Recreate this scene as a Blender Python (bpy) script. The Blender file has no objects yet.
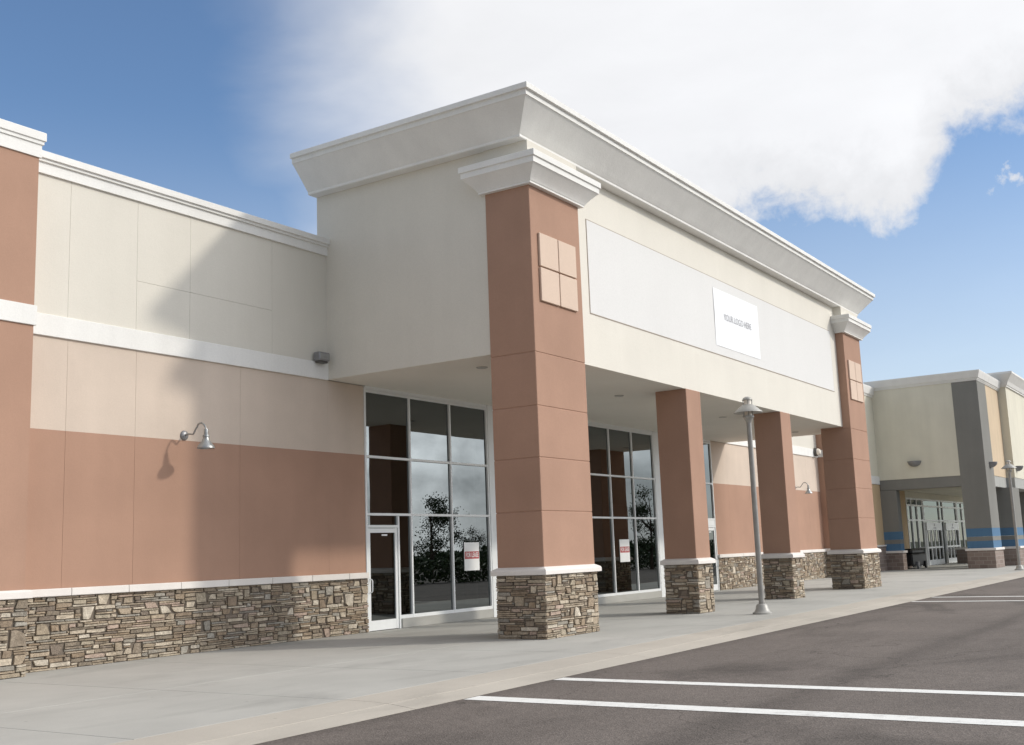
import bpy, math, random
from mathutils import Vector, Matrix, noise
random.seed(11)
R = math.radians
scene = bpy.context.scene
COL = scene.collection

# ------------------------------------------------------------------ materials
def new_mat(name):
    m = bpy.data.materials.new(name); m.use_nodes = True
    nt = m.node_tree; nt.nodes.clear()
    out = nt.nodes.new('ShaderNodeOutputMaterial')
    b = nt.nodes.new('ShaderNodeBsdfPrincipled')
    nt.links.new(b.outputs[0], out.inputs[0])
    return m, nt, b, out

def N(nt, t, **kw):
    n = nt.nodes.new(t)
    for k, v in kw.items(): setattr(n, k, v)
    return n

def mapped(nt, scale=(1, 1, 1)):
    g = N(nt, 'ShaderNodeNewGeometry'); mp = N(nt, 'ShaderNodeMapping')
    mp.inputs['Scale'].default_value = scale
    nt.links.new(g.outputs['Position'], mp.inputs['Vector'])
    return mp.outputs['Vector']

def noise_tex(nt, vec, scale, detail=4, rough=.55, dist=0):
    n = N(nt, 'ShaderNodeTexNoise'); n.inputs['Scale'].default_value = scale
    n.inputs['Detail'].default_value = detail; n.inputs['Roughness'].default_value = rough
    n.inputs['Distortion'].default_value = dist
    nt.links.new(vec, n.inputs['Vector']); return n.outputs['Fac']

def remap(nt, sock, a, b, c, d):
    n = N(nt, 'ShaderNodeMapRange'); n.inputs['From Min'].default_value = a; n.inputs['From Max'].default_value = b
    n.inputs['To Min'].default_value = c; n.inputs['To Max'].default_value = d
    nt.links.new(sock, n.inputs['Value']); return n.outputs['Result']

def mixc(nt, fac, a, b, mode='MIX'):
    n = N(nt, 'ShaderNodeMix', data_type='RGBA', blend_type=mode)
    for s, v in ((n.inputs['Factor'], fac), (n.inputs['A'], a), (n.inputs['B'], b)):
        if hasattr(v, 'links'): nt.links.new(v, s)
        elif isinstance(v, (int, float)): s.default_value = v
        else: s.default_value = (*v, 1) if len(v) == 3 else v
    return n.outputs['Result']

def mul(nt, a, b):
    n = N(nt, 'ShaderNodeMath', operation='MULTIPLY')
    for s, v in ((n.inputs[0], a), (n.inputs[1], b)):
        if hasattr(v, 'links'): nt.links.new(v, s)
        else: s.default_value = v
    return n.outputs[0]

def bump(nt, b, h, strength=.3, dist=.01):
    n = N(nt, 'ShaderNodeBump'); n.inputs['Strength'].default_value = strength; n.inputs['Distance'].default_value = dist
    nt.links.new(h, n.inputs['Height']); nt.links.new(n.outputs[0], b.inputs['Normal'])

def stucco(name, col, var=.08, rough=.9, streak=.05):
    m, nt, b, o = new_mat(name)
    v = mapped(nt); vs = mapped(nt, (1.6, 1.6, .12))
    big = remap(nt, noise_tex(nt, v, .55, 5), .3, .7, 1 - var, 1 + var)
    st = remap(nt, noise_tex(nt, vs, 1.5, 4), .3, .75, 1 + streak * .5, 1 - streak)
    fine = remap(nt, noise_tex(nt, v, 38, 3, .7), .25, .75, .955, 1.045)
    f = mul(nt, mul(nt, big, st), fine)
    c = N(nt, 'ShaderNodeVectorMath', operation='SCALE'); c.inputs[0].default_value = col
    nt.links.new(f, c.inputs['Scale'])
    nt.links.new(c.outputs[0], b.inputs['Base Color'])
    b.inputs['Roughness'].default_value = rough; b.inputs['Specular IOR Level'].default_value = .25
    ad = N(nt, 'ShaderNodeMath', operation='MULTIPLY_ADD'); nt.links.new(noise_tex(nt, v, 7, 4, .6), ad.inputs[0]); ad.inputs[1].default_value = 1.6
    nt.links.new(noise_tex(nt, v, 60, 4, .7), ad.inputs[2])
    bump(nt, b, ad.outputs[0], .28, .007)
    return m

def plain(name, col, rough=.5, metal=0, spec=.5, var=.05, scale=6):
    m, nt, b, o = new_mat(name)
    v = mapped(nt)
    f = remap(nt, noise_tex(nt, v, scale, 4), .3, .7, 1 - var, 1 + var)
    c = N(nt, 'ShaderNodeVectorMath', operation='SCALE'); c.inputs[0].default_value = col
    nt.links.new(f, c.inputs['Scale']); nt.links.new(c.outputs[0], b.inputs['Base Color'])
    b.inputs['Roughness'].default_value = rough; b.inputs['Metallic'].default_value = metal
    b.inputs['Specular IOR Level'].default_value = spec
    return m

M = {}
M['brown'] = stucco('terracotta_stucco', (.40, .247, .179), streak=.03)
M['tan'] = stucco('pale_tan_stucco', (.60, .505, .425), streak=.03)
M['cream'] = stucco('cream_stucco', (.67, .64, .572), var=.03, streak=.02)
M['creamfront'] = stucco('pale_cream_stucco', (.72, .69, .62), var=.03, streak=.02)
M['trim'] = stucco('white_trim', (.78, .775, .75), var=.03, streak=.05)
M['soffit'] = stucco('soffit_stucco', (.78, .75, .68), var=.03, streak=0)
M['panel'] = stucco('sign_panel_white', (.715, .712, .70), var=.015, streak=.012)
M['banner'] = plain('banner_vinyl', (.86, .875, .89), .5, var=.01)
M['tile'] = stucco('tile_tan', (.66, .52, .42), var=.03, streak=.02)
M['cap'] = stucco('precast_white_cap', (.76, .72, .68), var=.05)
M['dark_gap'] = plain('joint_dark', (.38, .32, .265), .9)
M['mortar'] = plain('stone_mortar', (.17, .14, .11), .95)
M['alu'] = plain('white_aluminium', (.78, .80, .80), .35, var=.02)
M['galv'] = plain('galvanised_metal', (.36, .37, .37), .38, .65, var=.12, scale=14)
M['pole'] = plain('grey_pole_paint', (.31, .30, .28), .45, .1, var=.12, scale=5)
M['polehead'] = plain('grey_lamp_shade_paint', (.40, .39, .36), .45, .1, var=.08)
M['lens'] = plain('frosted_lens', (.85, .78, .68), .25)
M['darkmetal'] = plain('bronze_metal', (.10, .095, .09), .45, .3)
M['greymetal'] = plain('grey_fixture_metal', (.27, .27, .28), .4, .4, var=.12)
M['black'] = plain('black_plastic', (.008, .008, .009), .45)
M['red'] = plain('sign_red', (.42, .035, .04), .5)
M['white'] = plain('sign_white', (.78, .79, .78), .5, var=.02)
M['ink'] = plain('grey_ink', (.42, .42, .44), .6)
M['soffit2'] = plain('downlight_trim', (.45, .44, .41), .4)
M['line'] = None
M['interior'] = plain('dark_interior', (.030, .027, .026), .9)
M['roofm'] = plain('roof_membrane', (.45, .45, .44), .9)
M['sgrey'] = stucco('grey_stucco', (.225, .222, .205), var=.05)
M['sgreyl'] = stucco('light_grey_stucco', (.40, .405, .385), var=.05)
M['scream'] = stucco('shop_cream_stucco', (.69, .66, .55), var=.05)
M['sorange'] = stucco('peach_stucco', (.60, .48, .34), var=.05)
M['sblue'] = stucco('blue_painted_stucco', (.095, .19, .31), var=.06)
M['stan'] = stucco('shop_tan_stucco', (.56, .42, .26), var=.05)
M['sbrick'] = None
M['bark'] = plain('bark', (.09, .065, .045), .9)

def leaf_mat(name, col):
    m, nt, b, o = new_mat(name)
    g = N(nt, 'ShaderNodeNewGeometry')
    r = N(nt, 'ShaderNodeValToRGB')
    r.color_ramp.elements[0].color = (*[c * .55 for c in col], 1); r.color_ramp.elements[1].color = (*[c * 1.5 for c in col], 1)
    nt.links.new(g.outputs['Random Per Island'], r.inputs[0]); nt.links.new(r.outputs[0], b.inputs['Base Color'])
    b.inputs['Roughness'].default_value = .6
    return m
M['leaf'] = leaf_mat('leaves', (.055, .085, .03))

# stone: every stone is its own mesh island, so each gets its own colour
def stone_mat():
    m, nt, b, o = new_mat('ledge_stone')
    g = N(nt, 'ShaderNodeNewGeometry')
    r = N(nt, 'ShaderNodeValToRGB'); cr = r.color_ramp; cr.interpolation = 'CONSTANT'
    pal = [(0.329, 0.254, 0.180), (0.435, 0.355, 0.265), (0.254, 0.212, 0.164), (0.371, 0.307, 0.228), (0.594, 0.530, 0.435), (0.318, 0.292, 0.249), (0.403, 0.334, 0.254),
           (0.286, 0.223, 0.164), (0.498, 0.424, 0.329), (0.382, 0.355, 0.307), (0.350, 0.276, 0.201), (0.477, 0.371, 0.302), (0.307, 0.254, 0.196), (0.551, 0.477, 0.376), (0.424, 0.366, 0.281), (0.233, 0.191, 0.154)]
    while len(cr.elements) < len(pal): cr.elements.new(.5)
    for i, c in enumerate(pal):
        cr.elements[i].position = i / len(pal); cr.elements[i].color = (*c, 1)
    nt.links.new(g.outputs['Random Per Island'], r.inputs[0])
    v = mapped(nt)
    f = remap(nt, noise_tex(nt, v, 11, 7, .7, .8), .25, .75, .58, 1.42)
    f2 = remap(nt, noise_tex(nt, v, 70, 4, .7), .25, .75, .82, 1.18)
    c = N(nt, 'ShaderNodeVectorMath', operation='SCALE'); nt.links.new(r.outputs[0], c.inputs[0])
    nt.links.new(mul(nt, f, f2), c.inputs['Scale'])
    tint = mixc(nt, remap(nt, noise_tex(nt, v, 5, 3), .5, .75, 0, .35), c.outputs[0], (.30, .235, .16))
    nt.links.new(tint, b.inputs['Base Color'])
    b.inputs['Roughness'].default_value = .92; b.inputs['Specular IOR Level'].default_value = .2
    bump(nt, b, noise_tex(nt, v, 26, 7, .7), .9, .03)
    return m
M['stone'] = stone_mat()

def brick_mat():
    m, nt, b, o = new_mat('brown_brick')
    g = N(nt, 'ShaderNodeNewGeometry'); sx = N(nt, 'ShaderNodeSeparateXYZ'); nt.links.new(g.outputs['Position'], sx.inputs[0])
    ad = N(nt, 'ShaderNodeMath', operation='ADD'); nt.links.new(sx.outputs[0], ad.inputs[0]); nt.links.new(sx.outputs[1], ad.inputs[1])
    cb = N(nt, 'ShaderNodeCombineXYZ'); nt.links.new(ad.outputs[0], cb.inputs[0]); nt.links.new(sx.outputs[2], cb.inputs[1])
    t = N(nt, 'ShaderNodeTexBrick'); nt.links.new(cb.outputs[0], t.inputs['Vector'])
    t.inputs['Color1'].default_value = (.20, .15, .125, 1); t.inputs['Color2'].default_value = (.28, .22, .19, 1)
    t.inputs['Mortar'].default_value = (.33, .30, .27, 1); t.inputs['Scale'].default_value = 1
    t.inputs['Brick Width'].default_value = .4; t.inputs['Row Height'].default_value = .2; t.inputs['Mortar Size'].default_value = .01
    nt.links.new(t.outputs['Color'], b.inputs['Base Color']); b.inputs['Roughness'].default_value = .9
    return m
M['sbrick'] = brick_mat()

def glass_mat(name, tint, boost):
    m, nt, b, out = new_mat(name)
    nt.nodes.remove(b)
    fr = N(nt, 'ShaderNodeFresnel'); fr.inputs['IOR'].default_value = boost
    gl = N(nt, 'ShaderNodeBsdfGlossy'); gl.inputs['Roughness'].default_value = 0.0
    gl.inputs['Color'].default_value = (.86, .93, .94, 1)
    tr = N(nt, 'ShaderNodeBsdfTransparent'); tr.inputs['Color'].default_value = (*tint, 1)
    mx = N(nt, 'ShaderNodeMixShader')
    bp_ = N(nt, 'ShaderNodeBump'); bp_.inputs['Strength'].default_value = .05; bp_.inputs['Distance'].default_value = .02
    nt.links.new(noise_tex(nt, mapped(nt), .9, 1), bp_.inputs['Height'])
    nt.links.new(bp_.outputs[0], gl.inputs['Normal'])
    nt.links.new(fr.outputs[0], mx.inputs[0]); nt.links.new(tr.outputs[0], mx.inputs[1]); nt.links.new(gl.outputs[0], mx.inputs[2])
    nt.links.new(mx.outputs[0], out.inputs[0])
    return m
M['glass'] = glass_mat('tinted_storefront_glass', (.03, .035, .035), 2.45)
M['shopglass'] = glass_mat('shop_glass', (.10, .12, .12), 1.65)

def concrete(name, col, var=.09):
    m, nt, b, o = new_mat(name)
    v = mapped(nt); vst = mapped(nt, (.35, 1.0, 1))
    a = remap(nt, noise_tex(nt, v, .45, 6, .6), .3, .7, 1 - var, 1 + var)
    bl = remap(nt, noise_tex(nt, vst, .8, 5, .65, .8), .52, .74, 1.0, .80)
    fn = remap(nt, noise_tex(nt, v, 45, 4, .75), .25, .75, .94, 1.06)
    c = N(nt, 'ShaderNodeVectorMath', operation='SCALE'); c.inputs[0].default_value = col
    nt.links.new(mul(nt, mul(nt, a, bl), fn), c.inputs['Scale'])
    # small dark spots (gum, drips)
    vo = N(nt, 'ShaderNodeTexVoronoi'); vo.inputs['Scale'].default_value = 1.3; nt.links.new(v, vo.inputs['Vector'])
    sp = remap(nt, vo.outputs['Distance'], .02, .035, .45, 0)
    nt.links.new(mixc(nt, sp, c.outputs[0], tuple(x * .45 for x in col)), b.inputs['Base Color'])
    b.inputs['Roughness'].default_value = .85; b.inputs['Specular IOR Level'].default_value = .3
    bump(nt, b, noise_tex(nt, v, 90, 4, .7), .2, .004)
    return m
M['concrete'] = concrete('sidewalk_concrete', (.43, .425, .395))
M['kerbc'] = concrete('kerb_concrete', (.46, .425, .37), .08)

def asphalt():
    m, nt, b, o = new_mat('asphalt')
    v = mapped(nt); vst = mapped(nt, (.10, .55, 1)); vd = mapped(nt, (.45, .8, 1))
    a = remap(nt, noise_tex(nt, v, .35, 6, .6), .3, .7, .88, 1.12)
    tr = remap(nt, noise_tex(nt, vst, 1.0, 5, .6, .4), .52, .72, 1.0, .80)
    oil = remap(nt, noise_tex(nt, vd, .5, 5, .6, 1.0), .54, .70, 1.0, .66)
    vo = N(nt, 'ShaderNodeTexVoronoi'); vo.inputs['Scale'].default_value = 55; nt.links.new(v, vo.inputs['Vector'])
    cs = N(nt, 'ShaderNodeSeparateColor'); nt.links.new(vo.outputs['Color'], cs.inputs[0])
    ag = remap(nt, cs.outputs[0], 0, 1, .78, 1.22)
    fine = remap(nt, noise_tex(nt, v, 9, 5, .75), .25, .75, .86, 1.14)
    g = N(nt, 'ShaderNodeNewGeometry'); sy = N(nt, 'ShaderNodeSeparateXYZ'); nt.links.new(g.outputs['Position'], sy.inputs[0])
    wv = N(nt, 'ShaderNodeMath', operation='MULTIPLY_ADD'); nt.links.new(noise_tex(nt, vst, 1.3, 4), wv.inputs[0]); wv.inputs[1].default_value = 1.1; nt.links.new(sy.outputs[1], wv.inputs[2])
    ab = N(nt, 'ShaderNodeMath', operation='ADD'); nt.links.new(wv.outputs[0], ab.inputs[0]); ab.inputs[1].default_value = 11.85
    ab2 = N(nt, 'ShaderNodeMath', operation='ABSOLUTE'); nt.links.new(ab.outputs[0], ab2.inputs[0])
    seam = mul(nt, remap(nt, ab2.outputs[0], .05, .42, .74, 1.0), 1.0)
    gut = remap(nt, sy.outputs[1], -8.76, -9.15, .80, 1.0)
    cw_ = N(nt, 'ShaderNodeTexVoronoi', feature='DISTANCE_TO_EDGE'); cw_.inputs['Scale'].default_value = .22
    dv = N(nt, 'ShaderNodeVectorMath', operation='ADD'); nn = N(nt, 'ShaderNodeTexNoise'); nn.inputs['Scale'].default_value = 1.2; nn.inputs['Detail'].default_value = 6
    nt.links.new(v, nn.inputs['Vector']); nt.links.new(v, dv.inputs[0]); nt.links.new(nn.outputs['Color'], dv.inputs[1]); nt.links.new(dv.outputs[0], cw_.inputs['Vector'])
    crack = remap(nt, cw_.outputs['Distance'], .0008, .003, .62, 1.0)
    f_all = mul(nt, mul(nt, mul(nt, mul(nt, a, tr), mul(nt, oil, ag)), fine), mul(nt, mul(nt, seam, gut), crack))
    c = N(nt, 'ShaderNodeVectorMath', operation='SCALE'); c.inputs[0].default_value = (.160, .138, .123)
    nt.links.new(f_all, c.inputs['Scale'])
    nt.links.new(c.outputs[0], b.inputs['Base Color'])
    b.inputs['Roughness'].default_value = .9; b.inputs['Specular IOR Level'].default_value = .25
    bump(nt, b, vo.outputs['Distance'], .5, .01)
    return m
M['asphalt'] = asphalt()

def line_mat():
    m, nt, b, o = new_mat('road_paint')
    v = mapped(nt)
    w = remap(nt, noise_tex(nt, v, 5, 7, .8), .50, .74, 0, .7)
    w2 = remap(nt, noise_tex(nt, v, 60, 3, .8), .55, .8, 0, .5)
    c1 = mixc(nt, w, (.80, .80, .77), (.30, .27, .25)); c2 = mixc(nt, w2, c1, (.25, .22, .20))
    nt.links.new(c2, b.inputs['Base Color']); b.inputs['Roughness'].default_value = .75
    return m
M['line'] = line_mat()
M['earth'] = plain('dry_grass', (.10, .10, .05), .95, var=.3, scale=.5)

# ------------------------------------------------------------------ mesh helpers
class MB:
    def __init__(s): s.v = []; s.f = []; s.m = []; s.sm = []; s.mats = []
    def mi(s, m):
        if m not in s.mats: s.mats.append(m)
        return s.mats.index(m)
    def face(s, pts, m, smooth=False):
        i = len(s.v); s.v += [tuple(p) for p in pts]; s.f.append(tuple(range(i, i + len(pts)))); s.m.append(s.mi(m)); s.sm.append(smooth)
    def mesh(s, vs, fs, m, smooth=False):
        i = len(s.v); s.v += [tuple(p) for p in vs]; k = s.mi(m)
        for f in fs: s.f.append(tuple(i + a for a in f)); s.m.append(k); s.sm.append(smooth)
    def box(s, x0, x1, y0, y1, z0, z1, m):
        v = [(x, y, z) for z in (z0, z1) for y in (y0, y1) for x in (x0, x1)]
        s.mesh(v, [(0, 2, 3, 1), (4, 5, 7, 6), (0, 1, 5, 4), (1, 3, 7, 5), (3, 2, 6, 7), (2, 0, 4, 6)], m)
    def bbox(s, x0, x1, y0, y1, z0, z1, m, b=.008):
        # box with chamfered edges
        vs = []; idx = {}
        xs, ys, zs = (x0, x1), (y0, y1), (z0, z1)
        for i in (0, 1):
            for j in (0, 1):
                for k in (0, 1):
                    sx, sy, sz = (1, -1)[i] * b, (1, -1)[j] * b, (1, -1)[k] * b
                    for a, p in (('x', (xs[i], ys[j] + sy, zs[k] + sz)), ('y', (xs[i] + sx, ys[j], zs[k] + sz)), ('z', (xs[i] + sx, ys[j] + sy, zs[k]))):
                        idx[(i, j, k, a)] = len(vs); vs.append(p)
        fs = []
        for i in (0, 1):
            q = [idx[(i, j, k, 'x')] for j, k in ((0, 0), (1, 0), (1, 1), (0, 1))]; fs.append(q if i else q[::-1])
            q = [idx[(j, i, k, 'y')] for j, k in ((0, 0), (1, 0), (1, 1), (0, 1))]; fs.append(q[::-1] if i else q)
            q = [idx[(j, k, i, 'z')] for j, k in ((0, 0), (1, 0), (1, 1), (0, 1))]; fs.append(q if i else q[::-1])
        for i in (0, 1):
            for j in (0, 1):
                fs.append([idx[(i, j, 0, 'x')], idx[(i, j, 0, 'y')], idx[(i, j, 1, 'y')], idx[(i, j, 1, 'x')]])
                fs.append([idx[(i, 0, j, 'x')], idx[(i, 0, j, 'z')], idx[(i, 1, j, 'z')], idx[(i, 1, j, 'x')]])
                fs.append([idx[(0, i, j, 'y')], idx[(0, i, j, 'z')], idx[(1, i, j, 'z')], idx[(1, i, j, 'y')]])
        for i in (0, 1):
            for j in (0, 1):
                for k in (0, 1): fs.append([idx[(i, j, k, a)] for a in 'xyz'])
        s.mesh(vs, fs, m)
    def rings(s, x0, x1, y0, y1, prof, m, fac=(1, 1, 1, 1)):
        # moulding profile [(offset, z)] run round a rectangle; fac = offset factor (left, right, front, back)
        vs = []; fs = []
        for o, z in prof:
            a, b2, c, d = x0 - o * fac[0], x1 + o * fac[1], y0 - o * fac[2], y1 + o * fac[3]
            vs += [(a, c, z), (b2, c, z), (b2, d, z), (a, d, z)]
        n = len(prof)
        for i in range(n - 1):
            for k in range(4):
                p, q = i * 4 + k, i * 4 + (k + 1) % 4
                fs.append((p, q, q + 4, p + 4))
        fs.append((3, 2, 1, 0)); t = (n - 1) * 4; fs.append((t, t + 1, t + 2, t + 3))
        s.mesh(vs, fs, m)
    def lathe(s, prof, m, c=(0, 0, 0), seg=24):
        vs = []; fs = []
        for r, z in prof:
            for k in range(seg):
                a = 2 * math.pi * k / seg; vs.append((c[0] + r * math.cos(a), c[1] + r * math.sin(a), c[2] + z))
        for i in range(len(prof) - 1):
            for k in range(seg):
                k2 = (k + 1) % seg; fs.append((i * seg + k, i * seg + k2, (i + 1) * seg + k2, (i + 1) * seg + k))
        s.mesh(vs, fs, m, True)
    def tube(s, pts, r, m, seg=10):
        pts = [Vector(p) for p in pts]; vs = []; fs = []
        rr = r if isinstance(r, (list, tuple)) else [r] * len(pts)
        for i, p in enumerate(pts):
            t = (pts[min(i + 1, len(pts) - 1)] - pts[max(i - 1, 0)]).normalized()
            a = Vector((1, 0, 0)) if abs(t.x) < .9 else Vector((0, 1, 0))
            u = t.cross(a).normalized(); w = t.cross(u)
            for k in range(seg):
                an = 2 * math.pi * k / seg; vs.append(p + (u * math.cos(an) + w * math.sin(an)) * rr[i])
        for i in range(len(pts) - 1):
            for k in range(seg):
                k2 = (k + 1) % seg; fs.append((i * seg + k, i * seg + k2, (i + 1) * seg + k2, (i + 1) * seg + k))
        fs.append(tuple(range(seg))[::-1]); fs.append(tuple(range((len(pts) - 1) * seg, len(pts) * seg)))
        s.mesh(vs, fs, m, True)
    def build(s, name, parent=None, origin=None, edge=True, recalc=True):
        xs = [p[0] for p in s.v]; ys = [p[1] for p in s.v]; zs = [p[2] for p in s.v]
        c = Vector(origin) if origin else Vector(((min(xs) + max(xs)) / 2, (min(ys) + max(ys)) / 2, min(zs)))
        me = bpy.data.meshes.new(name)
        me.from_pydata([tuple(Vector(p) - c) for p in s.v], [], s.f)
        for m in s.mats: me.materials.append(m)
        me.polygons.foreach_set('material_index', s.m); me.polygons.foreach_set('use_smooth', s.sm)
        import bmesh
        bm = bmesh.new(); bm.from_mesh(me)
        if edge:
            for e in bm.edges:
                if len(e.link_faces) == 2 and e.calc_face_angle(0) > R(38): e.smooth = False
        if recalc: bmesh.ops.recalc_face_normals(bm, faces=bm.faces)
        bm.to_mesh(me); bm.free()
        me.update()
        o = bpy.data.objects.new(name, me); COL.objects.link(o)
        o['wl'] = tuple(c)
        if parent:
            o.parent = parent; o.location = c - Vector(parent['wl'])
        else: o.location = c
        return o

def tag(o, label=None, cat=None, group=None, kind=None):
    if label: o['label'] = label
    if cat: o['category'] = cat
    if group: o['group'] = group
    if kind: o['kind'] = kind
    return o
def thing(name, label, cat, loc, group=None):
    o = bpy.data.objects.new(name, None); COL.objects.link(o); o.location = loc; o['wl'] = tuple(loc); o.empty_display_size = .3
    return tag(o, label, cat, group)
def copy_tree(o, parent=None):
    c = o.copy(); COL.objects.link(c); c.parent = parent
    for ch in list(o.children): copy_tree(ch, c)
    return c
def text_mesh(mb, body, size, m, fn, bold=.0, squeeze=1.0):
    cu = bpy.data.curves.new('lettering', 'FONT'); cu.body = body; cu.size = size; cu.align_x = 'CENTER'; cu.align_y = 'CENTER'
    cu.offset = bold; cu.extrude = .0015; cu.resolution_u = 3
    ob = bpy.data.objects.new('lettering', cu); COL.objects.link(ob)
    dg = bpy.context.evaluated_depsgraph_get(); me = bpy.data.meshes.new_from_object(ob.evaluated_get(dg))
    mb.mesh([fn(v.co.x * squeeze, v.co.y, v.co.z) for v in me.vertices], [tuple(p.vertices) for p in me.polygons], m)
    bpy.data.objects.remove(ob); bpy.data.curves.remove(cu); bpy.data.meshes.remove(me)

# ledge stone veneer: random packing of flat stones on a plane
def stones(mb, origin, u, n, width, height, rng, cw=.045, ch=.038, big=.06):
    u = Vector(u); n = Vector(n); o = Vector(origin); z = Vector((0, 0, 1))
    nx = max(2, round(width / cw)); nz = max(2, round(height / ch)); cw = width / nx; ch = height / nz
    g = [[False] * nx for _ in range(nz)]
    a, b = o - n * .022, o + u * width - n * .022
    mb.face([a, b, b + z * height, a + z * height], M['mortar'])
    for j in range(nz):
        for i in range(nx):
            if g[j][i]: continue
            r = rng.random()
            if r < big: w, h = rng.randint(4, 7), rng.randint(4, 7)
            elif r < .42: w, h = rng.randint(3, 9), 2
            elif r < .47: w, h = rng.randint(4, 7), 3
            else: w, h = rng.randint(5, 12), 1
            w0 = 0
            while w0 < w and i + w0 < nx and not g[j][i + w0]: w0 += 1
            w = w0
            if i + w < nx and i + w + 1 >= nx and w < 9: w = nx - i if not any(g[j][i:nx]) else w
            h = min(h, nz - j, max(1, w))
            ok = False
            while h > 1:
                if all(not g[j + b2][i + a2] for b2 in range(h) for a2 in range(w)): break
                h -= 1
            for b2 in range(h):
                for a2 in range(w): g[j + b2][i + a2] = True
            gap = .0012 + rng.random() * .0022
            x0, x1, z0, z1 = i * cw + gap, (i + w) * cw - gap, j * ch + gap, (j + h) * ch - gap
            jt = min(.016, (z1 - z0) * .2)
            jx = min(.05 if h > 2 else .022, (x1 - x0) * .2)
            out = rng.uniform(-.004, .022)
            il, ir = i == 0, i + w >= nx
            def J(p): return rng.uniform(0, p)
            q = [(x0 + (0 if il else J(jx)), z0 + J(jt)), (x1 - (0 if ir else J(jx)), z0 + J(jt)),
                 (x1 - (0 if ir else J(jx)), z1 - J(jt)), (x0 + (0 if il else J(jx)), z1 - J(jt))]
            # six-sided outline: add broken mid-points on long sides
            mx = rng.uniform(.3, .7)
            q = [q[0], (q[0][0] + (q[1][0] - q[0][0]) * mx, z0 + J(jt * .7)), q[1], q[2], (q[3][0] + (q[2][0] - q[3][0]) * (1 - mx), z1 - J(jt * .7)), q[3]]
            if h > 2 and rng.random() < .6:   # knock a corner off a block
                k = rng.choice((2, 3, 5, 0)); cxm = sum(p[0] for p in q) / 6; czm = sum(p[1] for p in q) / 6
                q[k] = (q[k][0] + (cxm - q[k][0]) * rng.uniform(.3, .6), q[k][1] + (czm - q[k][1]) * rng.uniform(.1, .5))
            ins = .004
            cxm = sum(p[0] for p in q) / 6; czm = sum(p[1] for p in q) / 6
            back = [o + u * p[0] + z * p[1] - n * .049 for p in q]
            mid = [o + u * p[0] + z * p[1] + n * (out - ins) for p in q]
            sx = max(.6, 1 - 2 * ins / (x1 - x0)); sz = max(.55, 1 - 2 * ins / max(.01, z1 - z0))
            til = [rng.uniform(-.008, .008) for _ in q]
            front = [o + u * (cxm + (p[0] - cxm) * sx) + z * (czm + (p[1] - czm) * sz) + n * (out + t) for p, t in zip(q, til)]
            fs = [(0, 1, 2, 3, 4, 5)]
            vs = front + mid + back
            for k in range(6):
                k2 = (k + 1) % 6; fs.append((k2, k, 6 + k, 6 + k2)); fs.append((6 + k2, 6 + k, 12 + k, 12 + k2))
            mb.mesh(vs, fs, M['stone'])

def stone_ring(x0, x1, y0, y1, h, rng, name, parent):
    mb = MB()
    stones(mb, (x0, y0, 0), (1, 0, 0), (0, -1, 0), x1 - x0, h, rng)
    stones(mb, (x0, y1, 0), (0, -1, 0), (-1, 0, 0), y1 - y0, h, rng)
    stones(mb, (x1, y1, 0), (-1, 0, 0), (0, 1, 0), x1 - x0, h, rng)
    stones(mb, (x1, y0, 0), (0, 1, 0), (1, 0, 0), y1 - y0, h, rng)
    return mb.build(name, parent)

# ------------------------------------------------------------------ the main building
ZS = 5.576                                  # soffit height
TX0, TX1, TY0, TY1 = 7.15, 29.70, -5.207, .285
B = thing('retail_building', 'long vacant store with terracotta and cream walls, stone base and a tall columned portico', 'building', (18.4, 0, 0))
rs = random.Random(5)

def wall_run(x0, x1, joints_low, joints_up, zup, hj=None):
    """stucco wall on the plane y = 0 between x0 and x1, painted in zones, real open joints"""
    mb = MB()
    mb.box(x0, x1, .03, .30, 0, min(zup, 8.6), M['dark_gap'])
    def zone(z0, z1, m, joints, hjz=None):
        xs = [x0] + [j for j in joints if x0 < j < x1] + [x1]
        for a, b in zip(xs[:-1], xs[1:]):
            a2 = a + (.0022 if a != x0 else 0); b2 = b - (.0022 if b != x1 else 0)
            if hjz and a >= hj[0] - .1 and b <= hj[1] + .1:
                mb.box(a2, b2, 0, .035, z0, hjz - .0025, m); mb.box(a2, b2, 0, .035, hjz + .0025, z1, m)
            else: mb.box(a2, b2, 0, .035, z0, z1, m)
    zone(1.20, 3.965, M['brown'], joints_low)
    zone(3.965, 5.56, M['tan'], joints_low)
    if zup > 6: zone(5.56, zup, M['cream'], joints_up, hj[2] if hj else None)
    w = mb.build('wall', B)
    return w

def stone_run(x0, x1):
    mb = MB(); stones(mb, (x0, -.045, 0), (1, 0, 0), (0, -1, 0), x1 - x0, 1.185, rs); mb.build('stone_base', B)
    mb = MB(); x = x0
    while x < x1 - .05:
        e = min(x + 1.16, x1)
        if x1 - e < .3: e = x1
        mb.bbox(x + .003, e - .003, -.105, .0, 1.187, 1.315, M['cap'], .010); x = e
    mb.build('base_cap', B)
def band_run(x0, x1):
    mb = MB(); mb.bbox(x0, x1, -.045, .0, 5.56, 5.935, M['trim'], .006); mb.build('wall_band', B)
def coping_run(x0, x1):
    mb = MB()
    mb.rings(x0, x1, 0, .42, [(.045, 8.405), (.045, 8.60), (.085, 8.603), (.085, 8.655), (.125, 8.658), (.125, 8.775), (.11, 8.785)], M['trim'], (0, 0, 1, .3))
    mb.build('parapet_coping', B)

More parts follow.
